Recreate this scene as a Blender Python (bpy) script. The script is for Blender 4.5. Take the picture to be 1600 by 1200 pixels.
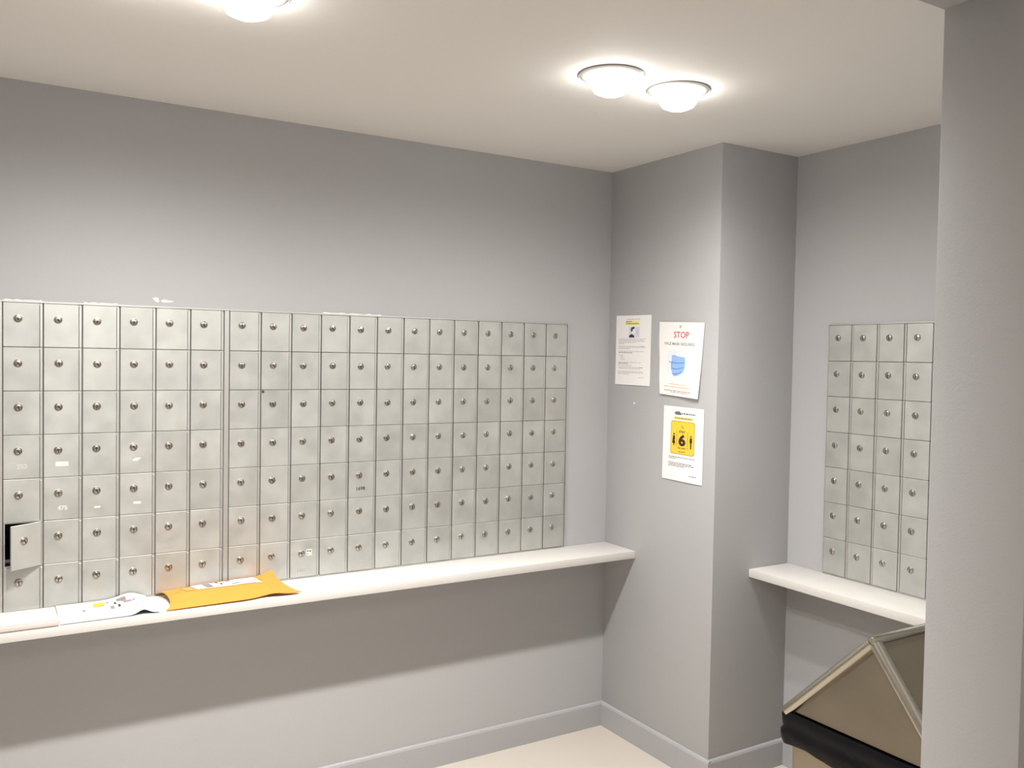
import bpy, bmesh, math, random
from mathutils import Vector, Matrix, noise

random.seed(7)
for o in list(bpy.data.objects):
    bpy.data.objects.remove(o, do_unlink=True)
scene = bpy.context.scene
C = scene.collection

# ------------------------------------------------------------------ camera
CAM = Vector((-2.1472, -2.7739, 1.4675))
YAW, PITCH, ROLL, FPX = math.radians(31.49), math.radians(-1.776), math.radians(0.974), 1372.156
fw = Vector((math.sin(YAW) * math.cos(PITCH), math.cos(YAW) * math.cos(PITCH), math.sin(PITCH)))
rt = Vector((math.cos(YAW), -math.sin(YAW), 0))
up = rt.cross(fw)
r2 = rt * math.cos(ROLL) + up * math.sin(ROLL)
u2 = -rt * math.sin(ROLL) + up * math.cos(ROLL)
cd = bpy.data.cameras.new('camera')
cd.sensor_width = 36.0
cd.lens = FPX / 1600.0 * 36.0
cd.clip_start = 0.02
cam = bpy.data.objects.new('camera', cd)
M = Matrix((r2, u2, -fw)).transposed().to_4x4()
M.translation = CAM
cam.matrix_world = M
C.objects.link(cam)
scene.camera = cam

# ------------------------------------------------------------------ world, exposure, light levels
world = bpy.data.worlds.new('world')
scene.world = world
world.use_nodes = True
world.node_tree.nodes['Background'].inputs[0].default_value = (0.9, 0.92, 1.0, 1)
world.node_tree.nodes['Background'].inputs[1].default_value = 0.02
scene.view_settings.view_transform = 'Standard'
scene.view_settings.look = 'None'
scene.view_settings.gamma = 1.0
scene.view_settings.use_curve_mapping = False
scene.view_settings.exposure = 0.08
SPOT_W, BEAM_W = 24.0, 24.5   # each downlight of the mail room: wide spill and narrower flood beam
SPOT_ANGLE, SPOT_BLEND = 178.0, 1.0
BEAM_ANGLE, BEAM_BLEND = 115.0, 1.0
FILL_E = 7.5             # glow of each added fill panel in the unseen hallway
BULB = 26.0
LEFT = 1.95              # left pair of lamps boosted to brighten the left side

# ------------------------------------------------------------------ helpers
def lin(c):
    return tuple(((v / 255) / 12.92 if v / 255 <= 0.04045 else (((v / 255) + 0.055) / 1.055) ** 2.4) for v in c)

def mat(name, col, rough=0.5, metal=0.0, spec=0.5, noise_amt=0.0, noise_scale=8.0, bump=0.0, bump_scale=120.0,
        rnd=0.0, emit=0.0, rough_var=0.0, coat=0.0):
    m = bpy.data.materials.new(name)
    m.use_nodes = True
    nt = m.node_tree
    b = nt.nodes['Principled BSDF']
    b.inputs['Roughness'].default_value = rough
    b.inputs['Metallic'].default_value = metal
    b.inputs['Specular IOR Level'].default_value = spec
    b.inputs['Coat Weight'].default_value = coat
    b.inputs['Base Color'].default_value = (*col, 1)
    if emit:
        b.inputs['Emission Color'].default_value = (*col, 1)
        b.inputs['Emission Strength'].default_value = emit
    if noise_amt or bump or rnd or rough_var:
        tc = nt.nodes.new('ShaderNodeTexCoord')
        oi = nt.nodes.new('ShaderNodeObjectInfo')
        sc = nt.nodes.new('ShaderNodeMath'); sc.operation = 'MULTIPLY'; sc.inputs[1].default_value = 37.0
        nt.links.new(oi.outputs['Random'], sc.inputs[0])
        va = nt.nodes.new('ShaderNodeVectorMath'); va.operation = 'ADD'
        nt.links.new(tc.outputs['Object'], va.inputs[0])
        nt.links.new(sc.outputs[0], va.inputs[1])
        nz = nt.nodes.new('ShaderNodeTexNoise')
        nz.inputs['Scale'].default_value = noise_scale
        nz.inputs['Detail'].default_value = 4.0
        nt.links.new(va.outputs[0], nz.inputs['Vector'])
        # value multiplier = 1 + noise_amt*(n-.5)*2 + rnd*(r-.5)*2
        m1 = nt.nodes.new('ShaderNodeMath'); m1.operation = 'MULTIPLY_ADD'
        m1.inputs[1].default_value = 2 * noise_amt; m1.inputs[2].default_value = 1 - noise_amt
        nt.links.new(nz.outputs['Fac'], m1.inputs[0])
        m2 = nt.nodes.new('ShaderNodeMath'); m2.operation = 'MULTIPLY_ADD'
        m2.inputs[1].default_value = 2 * rnd; m2.inputs[2].default_value = -rnd
        nt.links.new(oi.outputs['Random'], m2.inputs[0])
        m3 = nt.nodes.new('ShaderNodeMath'); m3.operation = 'ADD'
        nt.links.new(m1.outputs[0], m3.inputs[0]); nt.links.new(m2.outputs[0], m3.inputs[1])
        vm = nt.nodes.new('ShaderNodeVectorMath'); vm.operation = 'SCALE'
        vm.inputs[0].default_value = col
        nt.links.new(m3.outputs[0], vm.inputs['Scale'])
        nt.links.new(vm.outputs[0], b.inputs['Base Color'])
        if rough_var:
            m4 = nt.nodes.new('ShaderNodeMath'); m4.operation = 'MULTIPLY_ADD'
            m4.inputs[1].default_value = 2 * rough_var; m4.inputs[2].default_value = rough - rough_var
            nt.links.new(nz.outputs['Fac'], m4.inputs[0])
            nt.links.new(m4.outputs[0], b.inputs['Roughness'])
        if bump:
            n2 = nt.nodes.new('ShaderNodeTexNoise')
            n2.inputs['Scale'].default_value = bump_scale
            n2.inputs['Detail'].default_value = 2.0
            nt.links.new(tc.outputs['Object'], n2.inputs['Vector'])
            bp = nt.nodes.new('ShaderNodeBump')
            bp.inputs['Strength'].default_value = bump
            bp.inputs['Distance'].default_value = 0.002
            nt.links.new(n2.outputs['Fac'], bp.inputs['Height'])
            nt.links.new(bp.outputs['Normal'], b.inputs['Normal'])
    return m

class MB:
    """collects verts and faces of one mesh"""
    def __init__(s):
        s.v = []; s.f = []; s.mi = []
    def add(s, vs, fs, mi=0):
        n = len(s.v); s.v += [tuple(p) for p in vs]
        s.f += [tuple(i + n for i in f) for f in fs]; s.mi += [mi] * len(fs)
    def box(s, x0, x1, y0, y1, z0, z1, mi=0):
        s.add([(x0, y0, z0), (x1, y0, z0), (x1, y1, z0), (x0, y1, z0), (x0, y0, z1), (x1, y0, z1), (x1, y1, z1), (x0, y1, z1)],
              [(0, 3, 2, 1), (4, 5, 6, 7), (0, 1, 5, 4), (1, 2, 6, 5), (2, 3, 7, 6), (3, 0, 4, 7)], mi)
    def bevel_box(s, x0, x1, y0, y1, z0, z1, b, mi=0, seg=2):
        bm = bmesh.new()
        bmesh.ops.create_cube(bm, size=1)
        for v in bm.verts:
            v.co = Vector((x0 + (v.co.x + .5) * (x1 - x0), y0 + (v.co.y + .5) * (y1 - y0), z0 + (v.co.z + .5) * (z1 - z0)))
        bmesh.ops.bevel(bm, geom=bm.edges[:], offset=b, segments=seg, affect='EDGES', profile=.5)
        bm.verts.index_update()
        s.add([v.co[:] for v in bm.verts], [tuple(v.index for v in f.verts) for f in bm.faces], mi)
        bm.free()
    def lathe(s, prof, n=24, axis='z', c=(0, 0, 0), mi=0, mis=None):
        """prof: list of (radius, height); radius 0 closes"""
        n0 = []
        vs = []; fs = []; fm = []
        for r, h in prof:
            if r < 1e-7:
                n0.append([len(vs)]); vs.append((0, 0, h))
            else:
                n0.append(list(range(len(vs), len(vs) + n)))
                for k in range(n):
                    a = 2 * math.pi * k / n
                    vs.append((r * math.cos(a), r * math.sin(a), h))
        for q in range(len(prof) - 1):
            A, B = n0[q], n0[q + 1]
            m_ = mis[q] if mis else mi
            for k in range(n):
                k2 = (k + 1) % n
                if len(A) == 1 and len(B) == 1: continue
                if len(A) == 1: fs.append((A[0], B[k], B[k2]))
                elif len(B) == 1: fs.append((A[k], B[0], A[k2]))
                else: fs.append((A[k], B[k], B[k2], A[k2]))
                fm.append(m_)
        def tr(p):
            x, y, z = p
            if axis == '-y': x, y, z = x, -z, y
            elif axis == '-x': x, y, z = -z, -x, y
            return (x + c[0], y + c[1], z + c[2])
        n_ = len(s.v); s.v += [tr(p) for p in vs]
        s.f += [tuple(i + n_ for i in f) for f in fs]; s.mi += fm
    def tube(s, pts, r, n=10, mi=0):
        pts = [Vector(p) for p in pts]; rings = []
        for i, p in enumerate(pts):
            t = (pts[min(i + 1, len(pts) - 1)] - pts[max(i - 1, 0)]).normalized()
            a = t.orthogonal().normalized() if abs(t.z) > .95 else t.cross(Vector((0, 0, 1))).normalized()
            b = t.cross(a)
            rr = r[i] if isinstance(r, (list, tuple)) else r
            rings.append([p + a * rr * math.cos(2 * math.pi * k / n) + b * rr * math.sin(2 * math.pi * k / n) for k in range(n)])
        vs = [q for g in rings for q in g]; fs = []
        for i in range(len(rings) - 1):
            for k in range(n):
                k2 = (k + 1) % n
                fs.append((i * n + k, i * n + k2, (i + 1) * n + k2, (i + 1) * n + k))
        fs.append(tuple(range(n - 1, -1, -1))); fs.append(tuple(range((len(rings) - 1) * n, len(rings) * n)))
        s.add(vs, fs, mi)
    def mesh(s, name, mats, smooth=False, fix=True):
        me = bpy.data.meshes.new(name)
        me.from_pydata(s.v, [], s.f)
        for m in (mats if isinstance(mats, (list, tuple)) else [mats]): me.materials.append(m)
        me.polygons.foreach_set('material_index', s.mi)
        if fix:
            bm = bmesh.new(); bm.from_mesh(me)
            bmesh.ops.recalc_face_normals(bm, faces=bm.faces[:]); bm.to_mesh(me); bm.free()
        if smooth:
            me.polygons.foreach_set('use_smooth', [True] * len(me.polygons))
            me.set_sharp_from_angle(angle=math.radians(40))
        me.update()
        return me
    def build(s, name, mats, parent=None, smooth=False, fix=True):
        return link(name, s.mesh(name, mats, smooth, fix), parent)

def link(name, data, parent=None, loc=None, rot=None):
    o = bpy.data.objects.new(name, data); C.objects.link(o)
    if parent: o.parent = parent
    if loc: o.location = loc
    if rot: o.rotation_euler = rot
    return o

def tag(o, label, cat, group=None, kind=None):
    o['label'] = label; o['category'] = cat
    if group: o['group'] = group
    if kind: o['kind'] = kind
    return o

def thing(name, label, cat, loc=(0, 0, 0), group=None):
    return tag(link(name, None, loc=loc), label, cat, group)

def struct(o, label=None, cat=None):
    o['kind'] = 'structure'
    if label: o['label'] = label
    if cat: o['category'] = cat
    return o

def text2d(body, size=1.0, bold=0.0):
    """lettering as a flat mesh: verts 2-D (origin centred, height of caps about 0.7*size) and faces"""
    cu = bpy.data.curves.new('lettering', 'FONT')
    cu.body = body; cu.size = size; cu.align_x = 'CENTER'; cu.align_y = 'CENTER'
    cu.resolution_u = 3; cu.offset = bold
    o = bpy.data.objects.new('lettering', cu); C.objects.link(o)
    dg = bpy.context.evaluated_depsgraph_get()
    me = o.evaluated_get(dg).to_mesh()
    vs = [(v.co.x, v.co.y) for v in me.vertices]
    fs = [tuple(p.vertices) for p in me.polygons]
    o.evaluated_get(dg).to_mesh_clear()
    bpy.data.objects.remove(o); bpy.data.curves.remove(cu)
    return vs, fs

# ------------------------------------------------------------------ materials
PAINT = (0.43, 0.43, 0.44)
m_wall = mat('grey wall paint', PAINT, rough=0.55, spec=0.3, noise_amt=0.02, noise_scale=3, bump=0.12, bump_scale=220)
m_base = mat('grey satin baseboard paint', (0.40, 0.40, 0.415), rough=0.4, spec=0.4, noise_amt=0.02)
m_ceil = mat('white ceiling paint', (0.80, 0.785, 0.76), rough=0.8, spec=0.2, bump=0.08, bump_scale=180)
m_floor = mat('cream floor', (0.60, 0.545, 0.485), rough=0.35, spec=0.4, noise_amt=0.03, noise_scale=2.5)
m_white = mat('white laminate', (0.68, 0.66, 0.635), rough=0.4, noise_amt=0.015, noise_scale=6)
m_edge = mat('white edge band', (0.66, 0.64, 0.615), rough=0.4)
m_alu = mat('satin aluminium door', (0.54, 0.55, 0.53), rough=0.54, metal=0.76, noise_amt=0.17, noise_scale=16, rnd=0.05, bump=0.05, bump_scale=60, rough_var=0.1)
m_alu2 = mat('worn aluminium frame', (0.62, 0.62, 0.60), rough=0.5, metal=0.95, noise_amt=0.10, noise_scale=9)
m_gap = mat('dark steel housing', (0.15, 0.15, 0.14), rough=0.7, metal=0.2)
m_lock = mat('nickel lock', (0.55, 0.51, 0.45), rough=0.28, metal=1.0, rnd=0.12)
m_key = mat('keyway shadow black', (0.012, 0.011, 0.010), rough=0.8)
m_inside = mat('compartment sheet steel', (0.20, 0.20, 0.20), rough=0.55, metal=0.6)
m_ink = mat('black ink', (0.03, 0.03, 0.035), rough=0.7)
m_pale = mat('pale worn number paint', (0.62, 0.61, 0.58), rough=0.7)
m_faint = mat('faded grey number paint', (0.27, 0.27, 0.25), rough=0.7)
m_paper = mat('white paper', (0.86, 0.85, 0.84), rough=0.75, spec=0.2, noise_amt=0.01)
m_toner = mat('grey printed text', (0.50, 0.49, 0.48), rough=0.8)
m_toner_d = mat('dark grey printed text', (0.20, 0.19, 0.20), rough=0.8)
m_red = mat('red print', (0.62, 0.05, 0.06), rough=0.7)
m_orange = mat('orange print', (0.80, 0.45, 0.22), rough=0.7)
m_hilite = mat('yellow highlighter', (0.86, 0.80, 0.30), rough=0.7)
m_sign = mat('yellow sign print', (0.87, 0.58, 0.05), rough=0.6)
m_signline = mat('dark amber print', (0.38, 0.24, 0.03), rough=0.7)
m_dark = mat('dark brown print', (0.035, 0.012, 0.010), rough=0.7)
m_navy = mat('navy print', (0.03, 0.03, 0.08), rough=0.7)
m_lav = mat('lavender print', (0.72, 0.72, 0.84), rough=0.7)
m_halo = mat('pale blue print', (0.77, 0.80, 0.88), rough=0.7)
m_mask = mat('blue print', (0.30, 0.50, 0.86), rough=0.7)
m_mask2 = mat('dark blue print', (0.13, 0.26, 0.58), rough=0.7)
m_lilac = mat('lilac print', (0.62, 0.55, 0.72), rough=0.7)
m_yellow = mat('golden kraft paper', (0.62, 0.25, 0.030), rough=0.6, noise_amt=0.04, noise_scale=20, bump=0.1, bump_scale=60)
m_poly = mat('white poly film', (0.60, 0.585, 0.575), rough=0.45, noise_amt=0.02, noise_scale=20)
m_polyin = mat('grey poly lining', (0.22, 0.22, 0.24), rough=0.5)
m_carton = mat('white card', (0.60, 0.55, 0.525), rough=0.6)
m_gold = mat('olive print', (0.42, 0.30, 0.06), rough=0.6)
m_steel = mat('brushed stainless steel', (0.30, 0.255, 0.19), rough=0.36, metal=0.9, noise_amt=0.06, noise_scale=7, rough_var=0.06)  # warm brown of the reflected surroundings is put into the base colour
m_steel_e = mat('polished steel edge', (0.46, 0.43, 0.36), rough=0.27, metal=1.0)
m_bag = mat('black plastic film', (0.006, 0.006, 0.007), rough=0.27, spec=0.12, bump=0.5, bump_scale=28)
m_trim = mat('white fixture trim', (0.72, 0.71, 0.69), rough=0.4)
m_trimline = mat('grey fixture gasket', (0.30, 0.29, 0.28), rough=0.6)
m_bulb = mat('lit bulb', (1.0, 0.97, 0.92), emit=BULB)
m_fill = mat('fill panel diffuser', (1.0, 0.90, 0.78), emit=FILL_E)
m_putty = mat('white putty', (0.85, 0.84, 0.82), rough=0.7)
m_rust = mat('rusty brown screw', (0.10, 0.035, 0.02), rough=0.6)
m_mailtag = mat('white mailing label', (0.62, 0.61, 0.60), rough=0.7)
m_barcode = mat('grey barcode print', (0.20, 0.20, 0.20), rough=0.7)
m_plum = mat('mauve print', (0.30, 0.20, 0.24), rough=0.7)
m_amber = mat('amber print patch', (0.60, 0.40, 0.04), rough=0.7)
m_stickgreen = mat('lime sticker', (0.72, 0.80, 0.25), rough=0.6)

# ------------------------------------------------------------------ the room
H = 2.20
W1, D1 = 0.3697, 0.5995           # column face to right wall, depth of column
YF0, YF1 = -1.93, -1.741          # front wall with the wide opening (hall side, room side)
XJ = -0.553                       # right jamb of the opening
XL = -3.25                        # left wall of the mail room
HS = 2.15                         # soffit of the opening
HALL_H = 2.42
# rows and columns of the mailboxes
ROWS = [1.5940, 1.4715, 1.3500, 1.2285, 1.1070, 0.9860, 0.8630, 0.7400]
PA = 0.0982
LX0 = -2.0818
CL = [LX0 + PA * k for k in range(7)]                    # six columns in view
ST0, ST1 = CL[-1], -1.4762                               # wide stile
PB = (1.4762 - 0.2056) / 13
CR = [-1.4762 + PB * k for k in range(14)]
OC0, OC1, OZ0, OZ1 = CL[0] + .002, CL[1] - .002, ROWS[6] + .001, ROWS[5] - .001   # opened compartment

w = MB()
w.box(XL - .15, OC0, 0, .15, 0, 2.6); w.box(OC1, 0.6, 0, .15, 0, 2.6)
w.box(OC0, OC1, 0, .15, 0, OZ0); w.box(OC0, OC1, 0, .15, OZ1, 2.6)
wall_back = struct(w.build('wall_back', m_wall), 'long grey painted wall behind the large bank of mailboxes', 'wall')
w = MB(); w.bevel_box(0, .62, -D1, .02, -.02, 2.6, .003)
wall_col = struct(w.build('wall_column', m_wall, smooth=True), 'grey boxed-out corner column carrying three paper notices', 'wall')
w = MB(); w.box(W1, W1 + .15, YF1 - .05, -D1 + .02, 0, 2.6)
wall_right = struct(w.build('wall_right', m_wall), 'grey wall behind the small bank of mailboxes on the right', 'wall')
w = MB(); w.box(XL - .15, XL, YF0, .02, 0, 2.6)
wall_left = struct(w.build('wall_left', m_wall), 'grey wall closing the mail room beyond the left edge', 'wall')
w = MB()
w.bevel_box(XJ, 2.6, YF0, YF1, -.02, 2.6, .003)
wall_fr = struct(w.build('wall_front_right', m_wall, smooth=True), 'grey door jamb wall at the right edge, nearest the camera', 'wall')
w = MB(); w.box(XL - .15, -2.85, YF0, YF1, 0, 2.6)
struct(w.build('wall_front_left', m_wall), 'grey wall left of the wide opening', 'wall')
w = MB(); w.box(-2.85, XJ, YF0, YF1, HS, 2.6)
struct(w.build('wall_front_header', m_wall), 'grey header beam over the wide opening', 'wall')
w = MB(); w.box(-5.2, 2.75, -5.0, -4.85, 0, 2.6)
struct(w.build('wall_hallway', m_wall), 'grey hallway wall behind the camera', 'wall')
w = MB(); w.box(-5.2, -5.05, -4.85, YF0, 0, 2.6); w.box(-5.2, XL - .15, YF0, YF1, 0, 2.6)
struct(w.build('wall_hallway_left', m_wall), 'grey end wall of the hallway on the left', 'wall')
w = MB(); w.box(2.6, 2.75, -4.85, YF1, 0, 2.6)
struct(w.build('wall_hallway_right', m_wall), 'grey end wall of the hallway on the right', 'wall')
w = MB(); w.box(-5.2, 2.75, -5.0, .15, -.12, 0)
floor = struct(w.build('floor', m_floor), 'smooth cream floor of the mail room', 'floor')
w = MB(); w.box(XL - .15, .6, YF1 - .02, .1, H, H + .1)
ceiling = struct(w.build('ceiling', m_ceil), 'white flat ceiling of the mail room', 'ceiling')
w = MB(); w.box(-5.2, 2.75, -5.0, YF0 + .01, HALL_H, HALL_H + .1)
struct(w.build('ceiling_hallway', m_ceil), 'white hallway ceiling behind the camera', 'ceiling')

# baseboards: bevelled top edge
BH, BT = 0.0952, 0.012
def baseboard(name, label, p0, p1, nrm):
    """p0,p1 on the wall plane (x,y); nrm points into the room"""
    d = (Vector(p1) - Vector(p0)); L = d.length; d.normalize(); n = Vector(nrm)
    prof = [(0, 0), (BT, 0), (BT, BH - .010), (BT - .003, BH - .003), (BT - .007, BH), (0, BH)]
    vs = []
    for t in (0, L):
        for a, z in prof:
            q = Vector(p0) + d * t + n * a
            vs.append((q.x, q.y, z))
    k = len(prof)
    fs = [(i, (i + 1) % k, k + (i + 1) % k, k + i) for i in range(k)] + [tuple(range(k)), tuple(range(2 * k - 1, k - 1, -1))]
    m = MB(); m.add(vs, fs)
    return struct(m.build(name, m_base), label, 'baseboard')
baseboard('baseboard_back', 'grey baseboard along the foot of the long mailbox wall', (XL, 0), (-BT, 0), (0, -1))
baseboard('baseboard_column', 'grey baseboard under the notices on the corner column', (0, 0), (0, -D1 - BT), (-1, 0))
baseboard('baseboard_column_side', 'grey baseboard on the narrow side of the corner column', (0, -D1), (W1 - BT, -D1), (0, -1))
baseboard('baseboard_right', 'grey baseboard below the small mailbox bank behind the bin', (W1, -D1), (W1, YF1), (-1, 0))
baseboard('baseboard_left', 'grey baseboard of the wall beyond the left edge', (XL, -.013), (XL, YF1), (1, 0))

# wall blemishes
def blob(cx, cz, rx, rz, seed, plane):
    rnd = random.Random(seed); m = MB(); n = 14; vs = []
    for k in range(n):
        a = 2 * math.pi * k / n; q = rnd.uniform(.65, 1.15)
        vs.append((rx * q * math.cos(a), rz * q * math.sin(a)))
    def P(a, z, t): return (cx + a, -t, cz + z) if plane == 'y' else (-t, cx - a, cz + z)
    m.add([P(a, z, .0002) for a, z in vs] + [P(a * .8, z * .8, .0014) for a, z in vs],
          [(k, (k + 1) % n, n + (k + 1) % n, n + k) for k in range(n)] + [tuple(range(n, 2 * n))])
    return m
for i, (x, z, a, b) in enumerate(((-1.690, 1.6205, .009, .0055), (-1.6845, 1.6135, .007, .004), (-1.659, 1.6145, .018, .005))):
    o = blob(x, z, a, b, i, 'y').build('putty_patch', m_putty, wall_back)
    o['label'] = 'small white putty patch above the mailboxes'
o = blob(-.1638, 1.2984, .005, .005, 9, 'x').build('putty_patch', m_putty, wall_col)
o['label'] = 'tiny white putty dot below the notices'

# ------------------------------------------------------------------ downlights
def downlight(name, x, y, z, label, group, watt, bulb, col):
    t = thing(name, label, 'ceiling light', (x, y, z), group)
    m = MB()
    m.lathe([(.058, -.0005), (.058, -.006), (.062, -.0080), (.070, -.0070), (.081, -.0030), (.083, -.0005)], 40, c=(0, 0, 0))
    m.build('trim_ring', m_trim, t, smooth=True)
    m = MB(); m.lathe([(.083, -.0004), (.0845, -.0030), (.0865, -.0004)], 40)
    m.build('gasket', m_trimline, t, smooth=True)
    m = MB(); m.lathe([(.055, -.002), (.055, -.018), (.052, -.031), (.043, -.044), (.025, -.052), (0, -.054)], 32)  # dome made larger to take in the glare around the bulb
    m.build('bulb', bulb, t, smooth=True)
    for e_, a_, b_ in ((watt[0], SPOT_ANGLE, SPOT_BLEND), (watt[1], BEAM_ANGLE, BEAM_BLEND)):
        ld = bpy.data.lights.new('downlight_lamp', 'SPOT')
        ld.energy = e_; ld.color = col
        ld.spot_size = math.radians(a_); ld.spot_blend = b_; ld.shadow_soft_size = 0.03
        lo = bpy.data.objects.new('lamp', ld); C.objects.link(lo); lo.parent = t; lo.location = (0, 0, -.085)
    return t
LY = -.945
downlight('downlight', -.742, LY, H, 'lit round downlight, left one of the bright pair', 'mail room downlights', (SPOT_W, BEAM_W), m_bulb, (1.0, .965, .92))
downlight('downlight', -.512, LY, H, 'lit round downlight, right one of the bright pair near the column', 'mail room downlights', (SPOT_W, BEAM_W), m_bulb, (1.0, .965, .92))
downlight('downlight', -1.672, LY, H, 'lit round downlight cut by the top edge above the long mailbox wall', 'mail room downlights', (SPOT_W * LEFT, BEAM_W * LEFT), m_bulb, (1.0, .965, .92))
downlight('downlight', -1.902, LY, H, 'lit round downlight beyond the top edge, left of the cut one', 'mail room downlights', (SPOT_W * LEFT, BEAM_W * LEFT), m_bulb, (1.0, .965, .92))
def fill_panel(x, y, label):  # made-up fill light behind the camera, lifts the shaded walls
    t = thing('fill_panel', label, 'ceiling light', (x, y, HALL_H), 'added hallway fill panels')
    m = MB()
    for r in ((-.62, .62, -.32, -.30), (-.62, .62, .30, .32), (-.62, -.60, -.30, .30), (.60, .62, -.30, .30)):
        m.box(*r, -.030, -.0005)
    m.build('frame', m_trim, t)
    m = MB(); m.box(-.60, .60, -.30, .30, -.024, -.012); m.build('diffuser', m_fill, t)
fill_panel(-3.1, -3.5, 'added rectangular fill light, unseen behind the camera on the left')
fill_panel(-.3, -3.05, 'added rectangular fill light, unseen behind the camera on the right')

# ------------------------------------------------------------------ shelves
ZS, TS = 0.7363, 0.0274
t = thing('wall_shelf', 'long narrow white shelf under the large mailbox bank', 'shelf', (XL / 2, 0, ZS - TS))
m = MB(); m.bevel_box(XL / 2, -XL / 2 - .0005, -.1875, -.0005, 0, TS, .0012); m.build('board', m_white, t, smooth=True)
m = MB(); m.bevel_box(XL / 2, -XL / 2 - .0005, -.1903, -.1877, -.0004, TS - .0004, .0008); m.build('edge_band', m_edge, t, smooth=True)
ycen = (-D1 + YF1) / 2; yh = (-D1 - YF1) / 2
t = thing('wall_shelf', 'short white shelf under the small mailbox bank behind the bin', 'shelf', (W1, ycen, ZS - TS))
m = MB(); m.bevel_box(-.193, -.0005, -yh + .0005, yh - .0005, 0, TS, .0012); m.build('board', m_white, t, smooth=True)
m = MB(); m.bevel_box(-.1959, -.1932, -yh + .0005, yh - .0005, -.0004, TS - .0004, .0008); m.build('edge_band', m_edge, t, smooth=True)

# ------------------------------------------------------------------ mailbox banks
# all banks are modelled in their own frame: x to the right along the wall, -y out of the wall, z up
GX, GZ, HW = 0.0022, 0.0013, 0.0080        # gaps beside and between doors, hinge strip
DT0, DT1 = -.0030, -.0085                   # door back and front
def door_mesh(wd, hg):
    m = MB()
    m.bevel_box(0, wd - HW, DT1, DT0, 0, hg, .0011, seg=1)
    return m.mesh('door', m_alu)
def hinge_mesh(wd, hg):
    m = MB()
    m.bevel_box(wd - HW + .0010, wd - .0002, DT1 + .0024, DT0, 0, hg - .006, .0007, seg=1)
    m.bevel_box(wd - HW, wd - .0002, DT1 + .0036, DT0, hg - .006, hg, .0004, seg=1)
    return m.mesh('hinge', m_alu2)
lk = MB()
lk.lathe([(.0112, 0), (.0110, .0014), (.0100, .0030), (.0088, .0032), (.0084, .0019), (.0080, .0030), (.0070, .0036), (0, .0037)], 18, axis='-y', mis=[0, 0, 0, 1, 1, 0, 0])
lk.box(-.0013, .0013, -.0041, -.0030, -.0074, .0014, 1)
lk.box(-.0007, .0007, -.0041, -.0030, .0014, .0050, 1)
lock_me = lk.mesh('lock', [m_lock, m_key], smooth=True)
key_fn = lambda a, b: math.radians(random.Random(a * 31 + b * 7).uniform(-38, 12))
meshes = {}
def bank(name, label, loc, rotz, cols, frame_rects, opened=None, notes=None, seed=0):
    t = thing(name, label, 'mailboxes', loc); t.rotation_euler = (0, 0, rotz)
    z0 = loc[2]
    rows = [z - z0 for z in ROWS]
    for nm, mt, rects in frame_rects:
        m = MB()
        for r in rects: m.bevel_box(*r, min(.0006, abs(r[3] - r[2]) * .3), seg=1)
        m.build(nm, mt, t)
    doors = {}
    for c, (xa, xb) in enumerate(cols):
        for r in range(7):
            wd = round(xb - xa - GX, 4); hg = round(rows[r] - rows[r + 1] - GZ, 4)
            if (wd, hg) not in meshes: meshes[(wd, hg)] = (door_mesh(wd, hg), hinge_mesh(wd, hg))
            dm, hm = meshes[(wd, hg)]
            op = opened == (c, r)
            rr = random.Random(c * 17 + r * 5 + seed)
            if op:
                # hinged on its right edge, swung outwards
                piv = link('door', dm.copy(), t, (xb - GX / 2, -.004, rows[r + 1] + GZ / 2), (0, 0, math.radians(33)))
                for v in piv.data.vertices: v.co.x -= wd; v.co.y += .004
                piv['label'] = 'mailbox door standing ajar'
                h = link('hinge', hm.copy(), piv)
                for v in h.data.vertices: v.co.x -= wd; v.co.y += .004
                link('lock', lock_me, piv, (-wd + .0365, DT1 + .004, hg - .0445), (0, key_fn(c, r), 0))
                doors[(c, r)] = piv
            else:
                d = link('door', dm, t, (xa + GX / 2, rr.uniform(-.0006, .0004), rows[r + 1] + GZ / 2))
                link('hinge', hm, d)
                link('lock', lock_me, d, (.0365 + rr.uniform(-.001, .001), DT1, hg - .0435 + rr.uniform(-.0008, .0008)), (0, key_fn(c + seed, r), 0))
                doors[(c, r)] = d
    return t, doors

def plate_print(d, name, body, x, z, size, mt, bold=.0, label=None, italic=0):
    vs, fs = text2d(body, size, bold)
    m = MB(); m.add([(x + a, DT1 - .0003, z + b) for a, b in vs], fs)
    o = m.build(name, mt, d, fix=False)
    if label: o['label'] = label
    return o
def plate_rects(d, name, rects, mt, y=None, label=None):
    m = MB(); y = DT1 if y is None else y
    for (x0, x1, z0, z1) in rects: m.box(x0, x1, y - .0004, y, z0, z1)
    o = m.build(name, mt, d)
    if label: o['label'] = label
    return o

ZB, ZT = 0.7370, 1.5990
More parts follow.
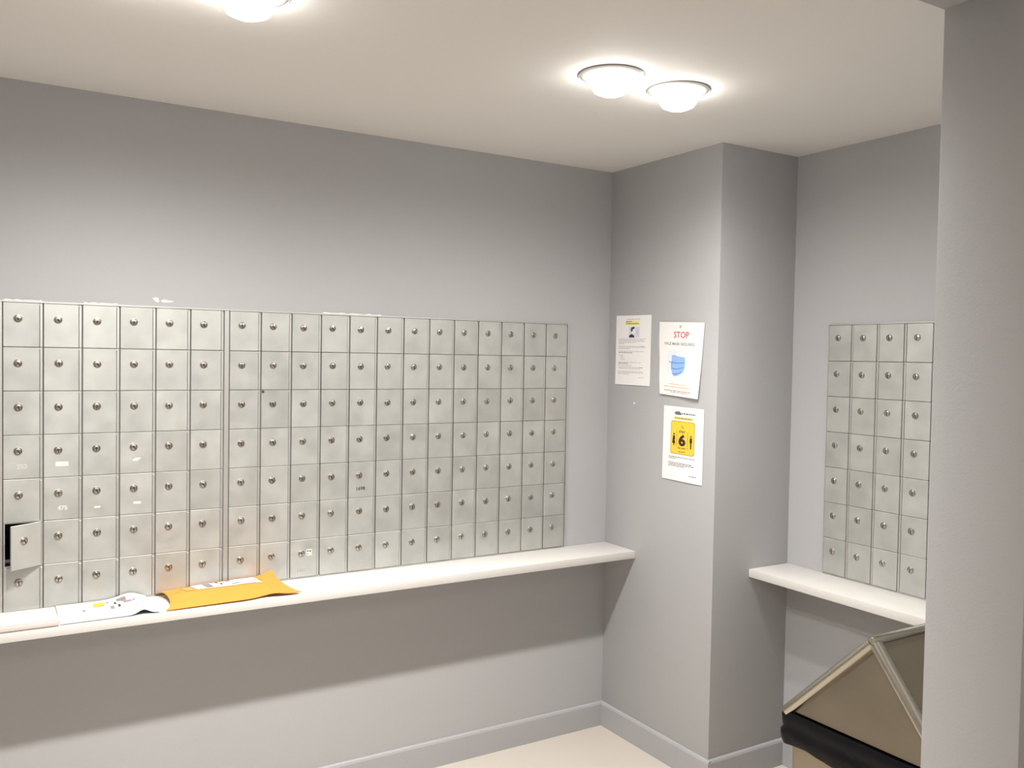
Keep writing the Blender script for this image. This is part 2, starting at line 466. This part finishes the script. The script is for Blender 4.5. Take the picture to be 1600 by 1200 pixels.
# large bank, left unit: two more columns run on past the left edge of the photo
EX = [LX0 - .0145 - PA * 2, LX0 - .0145 - PA, LX0 - .0145]
ox = EX[0]
colsL = [(EX[0] - ox, EX[1] - ox), (EX[1] - ox, EX[2] - ox)] + [(CL[k] - ox, CL[k + 1] - ox) for k in range(6)]
hgt = ZT - ZB
hx0, hx1, hz0, hz1 = OC0 - ox, OC1 - ox, OZ0 - ZB, OZ1 - ZB
xe = ST0 - ox
back = [(0, hx0, -.0022, -.0006, 0, hgt), (hx1, xe, -.0022, -.0006, 0, hgt), (hx0, hx1, -.0022, -.0006, 0, hz0), (hx0, hx1, -.0022, -.0006, hz1, hgt)]
edge_top = [(0, ST1 - ox, -.0095, -.0006, ROWS[0] - ZB, hgt)]
bankL, dL = bank('mailbox_bank', 'large aluminium mailbox bank, left unit with one door ajar', (ox, 0, ZB), 0, colsL,
    [('housing', m_gap, back),
     ('top_rail', m_alu2, edge_top),
     ('stile', m_alu2, [(xe + .0012, ST1 - ox - .0012, -.0080, -.0006, .002, ROWS[0] - ZB)]),
     ('stile', m_alu2, [(EX[2] - ox + .001, LX0 - ox - .001, -.0080, -.0006, .002, ROWS[0] - ZB)]),
     ('bottom_rail', m_alu2, [(0, ST1 - ox, -.0070, -.0006, .0003, .0024)])], opened=(2, 5), seed=3)
for xa, xb in ((CL[0] + .002, CL[1] - .004), (CL[2] + .004, CL[3] - .006)):  # uneven white bead on parts of the top rail
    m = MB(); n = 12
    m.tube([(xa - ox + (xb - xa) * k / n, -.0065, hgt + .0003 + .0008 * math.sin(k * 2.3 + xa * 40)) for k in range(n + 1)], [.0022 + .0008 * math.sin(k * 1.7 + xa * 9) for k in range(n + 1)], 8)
    o = m.build('white_bead', m_putty, bankL, smooth=True); o['label'] = 'ragged white bead along the top rail'
# the opened compartment: sheet-steel box behind the wall
m = MB()
e = .0012; D = .30
m.box(hx0 - .0, hx1, D, D + e, hz0, hz1)
m.box(hx0, hx0 + e, -.002, D, hz0, hz1); m.box(hx1 - e, hx1, -.002, D, hz0, hz1)
m.box(hx0 + e, hx1 - e, -.002, D, hz0, hz0 + e); m.box(hx0 + e, hx1 - e, -.002, D, hz1 - e, hz1)
m.build('compartment', m_inside, bankL)
# frame lip around the opened compartment
m = MB()
m.box(hx0 - .0005, hx1, -.0078, -.0006, hz1 - .0005, hz1 + .0030)
m.box(hx0 - .0005, hx0 + .0030, -.0078, -.0006, hz0, hz1)
m.box(hx0 - .0005, hx1, -.0070, -.0006, hz0 - .0015, hz0 + .0025)
m.build('compartment_lip', m_alu2, bankL)
# pale painted numbers and tags seen on the left unit
plate_print(dL[(2, 3)], 'number', '252', .045, .033, .018, m_pale, label='pale worn number')
plate_print(dL[(3, 4)], 'number', '475', .047, .032, .017, m_pale, .0004, label='pale worn number')
plate_rects(dL[(3, 3)], 'tag', [(.029, .062, .030, .043)], m_pale, label='blank white tag')
plate_rects(dL[(5, 3)], 'tag', [(.034, .050, .036, .041), (.040, .056, .041, .045)], m_pale, label='scraped white tag')
plate_rects(dL[(5, 4)], 'tag', [(.036, .057, .030, .037)], m_pale, label='scraped white tag')
plate_rects(dL[(4, 4)], 'tag', [(.030, .046, .026, .031)], m_pale, label='scraped white tag')

colsR = [(CR[k] - CR[0], CR[k + 1] - CR[0]) for k in range(13)]
wR = CR[-1] - CR[0]
bankR, dR = bank('mailbox_bank', 'large aluminium mailbox bank, thirteen-column unit nearest the notices', (CR[0], 0, ZB), 0, colsR,
    [('housing', m_gap, [(0, wR, -.0022, -.0006, 0, hgt)]),
     ('top_rail', m_alu2, [(0, wR + .004, -.0095, -.0006, ROWS[0] - ZB, hgt)]),
     ('stile', m_alu2, [(wR + .0004, wR + .004, -.0090, -.0006, .002, ROWS[0] - ZB)]),
     ('bottom_rail', m_alu2, [(0, wR + .004, -.0070, -.0006, .0003, .0024)])], seed=11)
plate_print(dR[(4, 4)], 'number', '1698', .041, .030, .0165, m_ink, .0003, label='black handwritten number')
plate_print(dR[(2, 6)], 'number', '1431', .036, .022, .0150, m_faint, .0000, label='faint worn number')
plate_rects(dR[(2, 6)], 'sticker', [(.0535, .0700, .0690, .0880)], m_paper, label='small printed sticker')
plate_rects(dR[(2, 6)], 'sticker_print', [(.0550, .0600, .0815, .0860), (.0625, .0680, .0805, .0855), (.0550, .0585, .0720, .0755)], m_ink, DT1 - .0004)
plate_rects(dR[(2, 6)], 'sticker_print', [(.0595, .0690, .0705, .0765)], m_stickgreen, DT1 - .0004)
m = MB(); m.lathe([(.0045, 0), (.0040, .0014), (0, .0022)], 12, axis='-y', c=(CR[1] - CR[0] + .0062, DT1 - .0006, 1.3445 - ZB))
o = m.build('screw', m_rust, bankR, smooth=True); o['label'] = 'rusty brown screw head'

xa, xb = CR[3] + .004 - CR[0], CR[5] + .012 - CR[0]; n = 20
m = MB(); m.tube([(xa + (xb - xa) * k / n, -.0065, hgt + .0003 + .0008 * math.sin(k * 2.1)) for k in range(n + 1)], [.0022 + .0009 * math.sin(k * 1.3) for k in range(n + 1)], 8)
o = m.build('white_bead', m_putty, bankR, smooth=True); o['label'] = 'ragged white bead along the top rail'
colsD = [(.0985 * k, .0985 * (k + 1)) for k in range(6)]
wD = .0985 * 6
bankD, dD = bank('mailbox_bank', 'small dull mailbox bank on the right wall above the short shelf', (W1, -.7615, ZB), -math.pi / 2, colsD,
    [('housing', m_gap, [(0, wD, -.0022, -.0006, 0, hgt)]),
     ('top_rail', m_alu2, [(-.003, wD + .004, -.0095, -.0006, ROWS[0] - ZB, hgt)]),
     ('stile', m_alu2, [(-.003, .0010, -.0090, -.0006, .002, ROWS[0] - ZB)]),
     ('stile', m_alu2, [(wD + .0004, wD + .004, -.0090, -.0006, .002, ROWS[0] - ZB)]),
     ('bottom_rail', m_alu2, [(-.003, wD + .004, -.0070, -.0006, .0003, .0024)])], seed=23)

# ------------------------------------------------------------------ paper notices on the column
def refine(vs, fs):
    bm = bmesh.new()
    bv = [bm.verts.new((a, b, 0)) for a, b in vs]
    for f in fs: bm.faces.new([bv[i] for i in f])
    bmesh.ops.triangulate(bm, faces=bm.faces[:], ngon_method='BEAUTY')
    for _ in range(4):
        es = [e for e in bm.edges if e.calc_length() > .06]
        if not es: break
        bmesh.ops.subdivide_edges(bm, edges=es, cuts=1)
        bmesh.ops.triangulate(bm, faces=bm.faces[:])
    bm.verts.index_update()
    out = [(v.co.x, v.co.y) for v in bm.verts], [tuple(v.index for v in f.verts) for f in bm.faces]
    bm.free()
    return out
class Sheet:
    """a sheet on the column face x=0; corners are (y,z) TL,TR,BR,BL; u to the right, v downwards, both 0..1"""
    def __init__(s, name, label, corners, bulge):
        s.c = [Vector(q) for q in corners]; s.b = bulge
        cy = sum(q[0] for q in corners) / 4; zb = min(q[1] for q in corners)
        s.t = thing(name, label, 'notice', (0, cy, zb)); s.o = Vector((0, cy, zb))
        n, k = 14, 18
        vs = []; fs = []
        for off in (.0005, .0001):
            for j in range(k + 1):
                for i in range(n + 1): vs.append(s.p(i / n, j / k, off - .0001))
        N = (n + 1) * (k + 1)
        for j in range(k):
            for i in range(n):
                a = j * (n + 1) + i
                fs.append((a, a + 1, a + n + 2, a + n + 1)); fs.append((N + a, N + a + n + 1, N + a + n + 2, N + a + 1))
        rim = [i for i in range(n + 1)] + [j * (n + 1) + n for j in range(1, k + 1)] + [k * (n + 1) + i for i in range(n - 1, -1, -1)] + [j * (n + 1) for j in range(k - 1, 0, -1)]
        for q in range(len(rim)):
            a, b = rim[q], rim[(q + 1) % len(rim)]
            fs.append((a, a + N, b + N, b))
        m = MB(); m.add(vs, fs); m.build('sheet', m_paper, s.t, smooth=True)
    def p(s, u, v, off):
        a = s.c[0].lerp(s.c[1], u); b = s.c[3].lerp(s.c[2], u); q = a.lerp(b, v)
        return Vector((-(.0008 + s.b(u, v) + off), q.x, q.y)) - s.o
    def ink(s, name, mt, polys, lvl=1, label=None):
        m = MB()
        for vs, fs in polys:
            if max(len(f) for f in fs) > 4:
                vs, fs = refine(vs, fs)
            m.add([s.p(u, v, .0002 + .0004 * lvl) for u, v in vs], fs)
        o = m.build(name, mt, s.t, fix=False)
        if label: o['label'] = label
        return o
def R(u0, u1, v0, v1, n=4):
    vs = []; 
    for j in range(2):
        for i in range(n + 1): vs.append((u0 + (u1 - u0) * i / n, (v0, v1)[j]))
    return vs, [(i, n + 1 + i, n + 2 + i, i + 1) for i in range(n)]
def RR(u0, u1, v0, v1, r, asp):
    """rounded rectangle"""
    vs = []
    for cx, cy, a0 in ((u1 - r, v0 + r * asp, -90), (u1 - r, v1 - r * asp, 0), (u0 + r, v1 - r * asp, 90), (u0 + r, v0 + r * asp, 180)):
        for k in range(5):
            a = math.radians(a0 + 22.5 * k); vs.append((cx + r * math.cos(a), cy + r * asp * math.sin(a)))
    return vs, [tuple(range(len(vs) - 1, -1, -1))]
def P(*pts): return list(pts), [tuple(range(len(pts)))]
def E(u, v, ru, rv, n=16): return P(*[(u + ru * math.cos(2 * math.pi * k / n), v - rv * math.sin(2 * math.pi * k / n)) for k in range(n)])
def T(body, u, v, w, h, bold=0.0):
    vs, fs = text2d(body, 1.0, bold)
    xs = [a for a, b in vs]; ys = [b for a, b in vs]
    x0, x1, y0, y1 = min(xs), max(xs), min(ys), max(ys)
    return [(u + ((a - x0) / (x1 - x0) - .5) * w, v - ((b - y0) / (y1 - y0) - .5) * h) for a, b in vs], fs
def words(u0, u1, v, h, seed):
    """a line of type too small to read: word-length strokes"""
    rnd = random.Random(seed); out = []; u = u0
    while u < u1 - .01:
        wl = min(rnd.uniform(.025, .085), u1 - u); out.append(R(u, u + wl, v, v + h, 2)); u += wl + .012
    return out

# notice 1: letter with a coughing-figure picture
s1 = Sheet('paper_notice', 'plain typed letter notice with a small dark head picture, leftmost on the column',
           [(-.0469, 1.6347), (-.2548, 1.6319), (-.2528, 1.3665), (-.0457, 1.3675)], lambda u, v: .0015 * math.sin(u * 3.1) * (.3 + v))
s1.ink('heading', m_lilac, words(.30, .70, .050, .014, 1))
s1.ink('highlight', m_hilite, [R(.27, .68, .078, .138)])
s1.ink('highlighted_text', m_gold, words(.29, .45, .082, .014, 2) + words(.30, .66, .110, .016, 3), 2)
s1.ink('picture', m_lav, [R(.37, .68, .165, .318)])
s1.ink('picture_figure', m_navy, [P((.43, .20), (.46, .170), (.52, .163), (.555, .175), (.53, .19), (.49, .205), (.475, .235), (.45, .235)),
       P((.385, .318), (.40, .285), (.45, .268), (.50, .276), (.53, .292), (.55, .318))], 2, 'dark head and shoulders in profile')
s1.ink('picture_face', m_paper, [P((.475, .235), (.49, .205), (.53, .19), (.56, .20), (.58, .225), (.56, .24), (.55, .262), (.50, .272), (.47, .262))], 2)
s1.ink('picture_spray', m_toner, [P((.60, .215 + .012 * k), (.67, .185 + .028 * k), (.672, .190 + .028 * k), (.60, .219 + .012 * k)) for k in range(5)], 2)
ln = []
for k, (v, a, b) in enumerate(((.335, .09, .86), (.352, .09, .80), (.369, .09, .84), (.386, .09, .60), (.404, .09, .25), (.440, .09, .86), (.457, .09, .86), (.474, .09, .45),
       (.513, .09, .83), (.568, .13, .21), (.588, .15, .23), (.608, .15, .22), (.628, .15, .28),
       (.672, .09, .74), (.716, .09, .48), (.742, .09, .78), (.760, .12, .74), (.804, .09, .80), (.820, .09, .82), (.838, .09, .42), (.885, .70, .84))):
    ln += words(a, b, v, .0075, 100 + k)
s1.ink('body_text', m_toner, ln)
s1.ink('bold_text', m_toner_d, words(.72, .86, .441, .008, 60) + words(.09, .50, .531, .0085, 61) + words(.09, .38, .688, .0085, 62) + words(.70, .80, .744, .008, 63))

# notice 2: STOP
def bul2(u, v):
    return .004 + .010 * max(0, v - .55) ** 1.3 * (.4 + u) + .006 * max(0, .25 - u) * math.sin(v * 6) ** 2 + .0015 * math.sin(u * 5 + v * 3)
s2 = Sheet('paper_notice', 'curled STOP FACE MASK REQUIRED notice with a blue mask picture',
           [(-.3057, 1.6045), (-.5374, 1.5965), (-.5198, 1.3309), (-.3162, 1.3418)], bul2)
s2.ink('heading', m_red, [T('STOP', .51, .170, .33, .085, .012)], label='red STOP lettering')
s2.ink('heading', m_toner_d, [T('FACE MASK REQUIRED', .475, .298, .68, .046, .012)], label='dark FACE MASK REQUIRED lettering')
s2.ink('picture', m_halo, [RR(.18, .76, .385, .755, .12, .8)])
mk = [(.30, .455), (.36, .445), (.46, .465), (.60, .470), (.615, .53), (.60, .62), (.585, .66), (.50, .705), (.40, .735), (.335, .725), (.295, .66), (.285, .58), (.30, .52)]
s2.ink('picture_mask', m_mask, [P(*mk[::-1])], 2, 'pleated blue face mask drawing')
s2.ink('picture_pleat', m_mask2, [P((.235, .535), (.30, .545), (.45, .548), (.605, .535), (.605, .543), (.45, .560), (.30, .556), (.235, .545)),
       P((.29, .622), (.40, .632), (.60, .602), (.60, .610), (.40, .644), (.29, .634)), P((.31, .695), (.38, .700), (.57, .665), (.56, .675), (.38, .712), (.32, .707)),
       P((.30, .53), (.315, .53), (.30, .64), (.29, .64))], 3)
s2.ink('orange_text', m_orange, words(.24, .66, .838, .010, 21) + words(.12, .78, .876, .012, 22) )
s2.ink('footer_text', m_signline, words(.12, .80, .928, .011, 24) + words(.28, .72, .950, .008, 25))
m = MB(); m.lathe([(.0038, 0), (.0036, .004), (.0022, .006), (0, .0066)], 12, axis='-x', c=tuple(s2.p(.50, .055, .0004)))
o = m.build('pin', m_toner, s2.t, smooth=True); o['label'] = 'small grey push pin'

# notice 3: STAY 6
s3 = Sheet('paper_notice', 'notice with a yellow STAY 6 distancing sign, lowest on the column',
           [(-.3369, 1.3007), (-.5428, 1.2967), (-.5408, 1.0328), (-.3335, 1.0354)], lambda u, v: .001 + .0012 * math.sin(u * 3) * v)
s3.ink('logo', m_toner_d, words(.42, .80, .078, .020, 31) + [P((.27, .088), (.31, .065), (.40, .060), (.31, .074), (.285, .090), (.33, .104), (.46, .108), (.32, .112))], label='thin grey logo lettering with a swoosh')
s3.ink('highlight', m_hilite, [R(.27, .75, .132, .178)])
s3.ink('highlighted_text', m_gold, words(.29, .73, .143, .020, 32), 2)
s3.ink('sign_border', m_signline, [RR(.195, .795, .192, .640, .045, .78)], 1)
s3.ink('sign', m_sign, [RR(.205, .785, .200, .632, .040, .78)], 2, 'yellow rounded distancing sign')
s3.ink('sign_lettering', m_dark, [T('STAY', .492, .333, .155, .034, .02)], 3)
s3.ink('sign_numeral', m_dark, [T('6', .492, .446, .175, .160, .045)], 3, 'large dark numeral 6')
s3.ink('sign_lettering', m_dark, [T('FEET APART', .492, .553, .20, .020, .012)], 3)
s3.ink('sign_lettering', m_signline, words(.41, .58, .595, .014, 33), 3)
s3.ink('sign_rule', m_signline, [R(.355, .366, .325, .545, 1), R(.626, .637, .325, .565, 1)], 3)
s3.ink('sign_mark', m_signline, [E(.475, .255, .012, .010), P((.490, .262), (.525, .268), (.510, .292), (.494, .285))], 3)
s3.ink('sign_person', m_dark, [E(.285, .372, .017, .013), P((.262, .392), (.308, .392), (.315, .44), (.302, .45), (.325, .495), (.300, .497), (.292, .53), (.278, .53), (.270, .497), (.245, .495), (.268, .45), (.255, .44))], 3, 'dark figure pictogram with a skirt')
s3.ink('sign_person', m_dark, [E(.710, .380, .017, .013), P((.685, .400), (.735, .400), (.742, .46), (.728, .462), (.722, .55), (.698, .55), (.692, .462), (.678, .46))], 3, 'dark figure pictogram')
ln = []
for k, (v, a, b) in enumerate(((.676, .16, .82), (.696, .16, .36), (.757, .16, .76), (.778, .16, .80), (.799, .16, .56), (.905, .68, .86))):
    ln += words(a, b, v, .011, 200 + k)
s3.ink('body_text', m_toner_d, ln)

# ------------------------------------------------------------------ mail lying on the long shelf
def pillow(name, label, cat, top_fn, bot_fn, mats, nu=36, nv=14):
    """closed padded mailer: top_fn / bot_fn (u,v) -> world point, u along the shelf, v from wall (0) to shelf edge (1)"""
    base = top_fn(.5, .5); base = Vector((base.x, base.y, ZS))
    t = thing(name, label, cat, base)
    vs = []; fs = []; mi = []
    for fn in (top_fn, bot_fn):
        for j in range(nv + 1):
            for i in range(nu + 1): vs.append(fn(i / nu, j / nv) - base)
    N = (nu + 1) * (nv + 1)
    m = MB(); top = []; bot = []
    for j in range(nv):
        for i in range(nu):
            a = j * (nu + 1) + i
            top.append((a, a + nu + 1, a + nu + 2, a + 1)); bot.append((N + a, N + a + 1, N + a + nu + 2, N + a + nu + 1))
    rim = [i for i in range(nu + 1)] + [j * (nu + 1) + nu for j in range(1, nv + 1)] + [nv * (nu + 1) + i for i in range(nu - 1, -1, -1)] + [j * (nu + 1) for j in range(nv - 1, 0, -1)]
    side = [(rim[q], rim[(q + 1) % len(rim)], rim[(q + 1) % len(rim)] + N, rim[q] + N) for q in range(len(rim))]
    m.v = [tuple(q) for q in vs]; m.f = top + side + bot; m.mi = [0] * (len(top) + len(side)) + [1] * len(bot)
    m.build('envelope', mats, t, smooth=True)
    def decal(nm, mt, rects, lvl=1, lab=None):
        d = MB()
        for (u0, u1, v0, v1) in rects:
            n, k = max(2, int((u1 - u0) * nu * 1.5)), max(2, int((v1 - v0) * nv * 2))
            q = []
            for j in range(k + 1):
                for i in range(n + 1): q.append(top_fn(u0 + (u1 - u0) * i / n, v0 + (v1 - v0) * j / k) - base + Vector((0, 0, .0010 * lvl)))
            d.add(q, [(j * (n + 1) + i, (j + 1) * (n + 1) + i, (j + 1) * (n + 1) + i + 1, j * (n + 1) + i + 1) for j in range(k) for i in range(n)])
        o = d.build(nm, mt, t, smooth=True, fix=False)
        if lab: o['label'] = lab
        return o
    return t, decal

def quad(c, u, v):
    return c[0].lerp(c[1], u).lerp(c[3].lerp(c[2], u), v)     # back-left, back-right, front-right, front-left
def bump(u, p=.5): return max(0.0, 4 * u * (1 - u)) ** p
NV = lambda x, y, z: noise.noise(Vector((x, y, z)))

yc = [Vector((-1.691, -.012, .7485)), Vector((-1.340, -.014, .7620)), Vector((-1.300, -.190, .7440)), Vector((-1.690, -.1905, .7400))]
def yel_top(u, v):
    q = quad(yc, u, v)
    q.z += .013 * bump(u, .6) * bump(v, .7) + .004 * NV(u * 5, v * 3, 1) * bump(v, .5) + .010 * (1 - u) ** 4 * bump(v, .8)
    q.x += .022 * (1 - u) ** 6 * bump(v) - .018 * u ** 8 * math.sin(v * math.pi)
    q.y += .010 * math.exp(-((u - .72) / .08) ** 2) * v ** 3
    q.z += .006 * math.exp(-((u - .80) / .08) ** 2) * v ** 2
    if u > .8: q.z += .016 * ((u - .8) / .2) ** 1.5 * (1 - v) ** 1.5
    return q
def yel_bot(u, v):
    q = yel_top(u, v); q.z -= .0015 + .012 * bump(u, .5) * bump(v, .5); q.z = max(q.z, ZS + .0008)
    return q
ty, dy = pillow('padded_mailer', 'golden yellow padded mailer with a white address label on the long shelf', 'envelope', yel_top, yel_bot, [m_yellow, m_yellow])
dy('address_label', m_mailtag, [(.27, .81, .05, .48)], 1, 'white address label')
for q in ((.36, .42, .12, .44), (.56, .60, .10, .17), (.57, .64, .34, .40), (.77, .79, .26, .32)): dy('label_print', m_barcode, [q], 1.5)
dy('label_print', m_ink, [(.475, .495, .09, .18), (.495, .515, .21, .30)], 1.5)
dy('stamp', m_gold, [(.18, .262, .12, .48)], 1, 'olive printed square')
dy('print_mark', m_signline, [(.825, .838, .24, .33), (.09, .12, .40, .43), (.14, .17, .25, .28)], 1)

wc = [Vector((-1.953, -.012, .7430)), Vector((-1.700, -.016, .7440)), Vector((-1.706, -.1900, .7395)), Vector((-1.955, -.1903, .7390))]
def wh_top(u, v):
    q = quad(wc, u, v)
    q.z += .007 * bump(u, .5) * bump(v, .6) + .0020 * NV(u * 6, v * 5, 4) * bump(v, .4)
    q.z += .014 * math.exp(-((u - .78) / .17) ** 2) * (1 - v) ** .8 * (0.4 + .6 * bump(min(1, max(0, (u - .35) / .65)), .5))
    q.z += .012 * math.exp(-((u - .83) / .075) ** 2) * v ** 3
    q.x -= .020 * u ** 6 * (1 - v) ** 2
    return q
def wh_bot(u, v):
    q = wh_top(u, v); q.z -= .0012 + .004 * bump(u, .5) * bump(v, .5); q.z = max(q.z, ZS + .0008)
    return q
tw, dw = pillow('poly_mailer', 'crumpled white plastic mailer with printed marks beside the yellow one', 'envelope', wh_top, wh_bot, [m_poly, m_polyin])
dw('print_patch', m_amber, [(.36, .47, .26, .46)], 1, 'yellow printed patch')
dw('label', m_mailtag, [(.48, .82, .18, .72)], 1, 'white address label')
for q in ((.60, .70, .22, .38), (.52, .56, .55, .68), (.49, .52, .30, .37), (.76, .79, .42, .49)): dw('label_print', m_barcode, [q], 1.5)
dw('label_print', m_ink, [(.565, .590, .40, .50), (.600, .625, .54, .64)], 1.5)
for q in ((.66, .75, .44, .54), (.64, .70, .39, .43)): dw('label_print', m_plum, [q], 1.5)
dw('print_mark', m_plum, [(.24, .265, .54, .62)], 1)

t = thing('flat_carton', 'flat white card package at the left end of the long shelf', 'package', (-2.12, -.12, ZS))
m = MB(); m.bevel_box(-.16, .1625, -.0725, .065, .0006, .0148, .0015); m.build('carton', m_carton, t, smooth=True)
m = MB(); m.bevel_box(-.158, .1605, -.0715, .064, .0152, .0166, .0004); m.build('flap', m_carton, t)

# ------------------------------------------------------------------ waste bin with gabled hood
BX0, BX1, BY0, BY1, ZR, ZA = -.325, .130, -1.682, -1.196, .55, .800
bcx, bcy = (BX0 + BX1) / 2, (BY0 + BY1) / 2
hx, hy = (BX1 - BX0) / 2, (BY1 - BY0) / 2
t = thing('waste_bin', 'stainless steel waste bin with gabled hood top behind the door jamb', 'waste bin', (bcx, bcy, 0))
m = MB()
def ring(hx_, hy_, r, z, n=5):
    vs = []
    for sx, sy, a0 in ((1, 1, 0), (-1, 1, 90), (-1, -1, 180), (1, -1, 270)):
        for k in range(n):
            a = math.radians(a0 + 90 * k / (n - 1)); vs.append((sx * (hx_ - r) + r * math.cos(a), sy * (hy_ - r) + r * math.sin(a), z))
    return vs
def loft(m, rings, mi=0, cap0=True, cap1=True):
    k = len(rings[0]); vs = [q for g in rings for q in g]; fs = []
    for i in range(len(rings) - 1):
        for j in range(k):
            j2 = (j + 1) % k; fs.append((i * k + j, i * k + j2, (i + 1) * k + j2, (i + 1) * k + j))
    if cap0: fs.append(tuple(range(k - 1, -1, -1)))
    if cap1: fs.append(tuple(range((len(rings) - 1) * k, len(rings) * k)))
    m.add(vs, fs, mi)
loft(m, [ring(hx - .022, hy - .022, .02, .004), ring(hx - .018, hy - .018, .02, .02), ring(hx - .014, hy - .014, .02, ZR - .012)])
m.build('body', m_steel, t, smooth=True)
m = MB(); loft(m, [ring(hx - .012, hy - .012, .022, 0), ring(hx - .012, hy - .012, .022, .022)]); m.build('plinth', m_gap, t, smooth=True)
# hood: two sloped sheets meeting in a rounded ridge along x, rounded gable edges
LEAN = .037
zb, za = ZR, ZA
m = MB()
def slope(sgn):
    nrm = Vector((0, sgn * (za - zb), hy)).normalized()
    a0, a1 = Vector((-hx + .008, sgn * (hy - .003), zb - .001)), Vector((hx - .008, sgn * (hy - .003), zb - .001))
    r0, r1 = Vector((-hx + LEAN + .006, 0, za - .003)), Vector((hx - LEAN - .006, 0, za - .003))
    th = nrm * .008
    o = nrm * 0.0
    m.add([a0, a1, r1, r0, a0 - th, a1 - th, r1 - th, r0 - th], [(0, 1, 2, 3), (7, 6, 5, 4), (0, 4, 5, 1), (1, 5, 6, 2), (2, 6, 7, 3), (3, 7, 4, 0)])
slope(1); slope(-1)   # sheet sits just under the rolled edges
m.build('hood', m_steel, t)
for sx in (-1, 1):
    for sy in (-1, 1):
        m = MB()
        m.tube([(sx * (hx - .006), sy * (hy - .012), zb - .004), (sx * (hx - LEAN - .002), sy * .004, za - .013)], .0155, 14)
        m.build('hood_edge', m_steel_e, t, smooth=True)
m = MB(); m.tube([(-hx + LEAN - .010, 0, za - .006), (-hx + LEAN - .004, 0, za - .006), (hx - LEAN + .004, 0, za - .006), (hx - LEAN + .010, 0, za - .006)], [.009, .0125, .0125, .009], 14)
m.build('ridge', m_steel_e, t, smooth=True)
for sx in (-1, 1):
    m = MB()
    A = [Vector((sx * (hx - .006), -hy + .004, zb + .003)), Vector((sx * (hx - .006), hy - .004, zb + .003)), Vector((sx * (hx - LEAN - .005), 0, za - .012))]
    th = Vector((-sx * .008, 0, 0))
    m.add([*A, *[q + th for q in A]], [(0, 1, 2), (5, 4, 3), (0, 3, 4, 1), (1, 4, 5, 2), (2, 5, 3, 0)])
    m.build('flap', m_steel, t)
# black bag folded over the rim: a thing of its own held by the bin
bag = MB(); rings = []
per = ring(hx, hy, .022, 0, 9)
def dense(g, n=26):
    out = []
    for i, q in enumerate(g):
        a, b = Vector(q), Vector(g[(i + 1) % len(g)]); k = max(1, int((b - a).length / .016))
        for j in range(k): out.append(a.lerp(b, j / k))
    return out
def bagring(z, grow, amp, zamp, seed):
    out = []
    for q in dense(per):
        d = Vector((q.x / hx, q.y / hy, 0)).normalized()
        n1 = NV(q.x * 22, q.y * 22, seed); n2 = NV(q.x * 9, q.y * 9, seed + 5)
        out.append(Vector((q.x, q.y, 0)) + d * (grow + amp * n1) + Vector((0, 0, z + zamp * n2)))
    return out
loft(bag, [bagring(ZR - .013, -.010, 0, 0, 0), bagring(ZR - .002, -.002, 0, .002, 0), bagring(ZR - .001, .006, .001, .003, 0), bagring(ZR - .012, .010, .002, .003, 1),
           bagring(ZR - .030, .009, .004, .004, 2), bagring(ZR - .044, .006, .005, .004, 3), bagring(ZR - .055, .011, .005, .006, 4),
           bagring(ZR - .072, .010, .006, .006, 5), bagring(ZR - .088, .004, .005, .009, 6), bagring(ZR - .086, -.004, .002, .009, 6), bagring(ZR - .04, -.008, 0, 0, 6)], cap0=False, cap1=False)
ob = bag.build('bin_liner', m_bag, smooth=True); ob.location = (bcx, bcy, 0)
tag(ob, 'black plastic bin liner folded over the rim of the steel bin', 'bin bag')
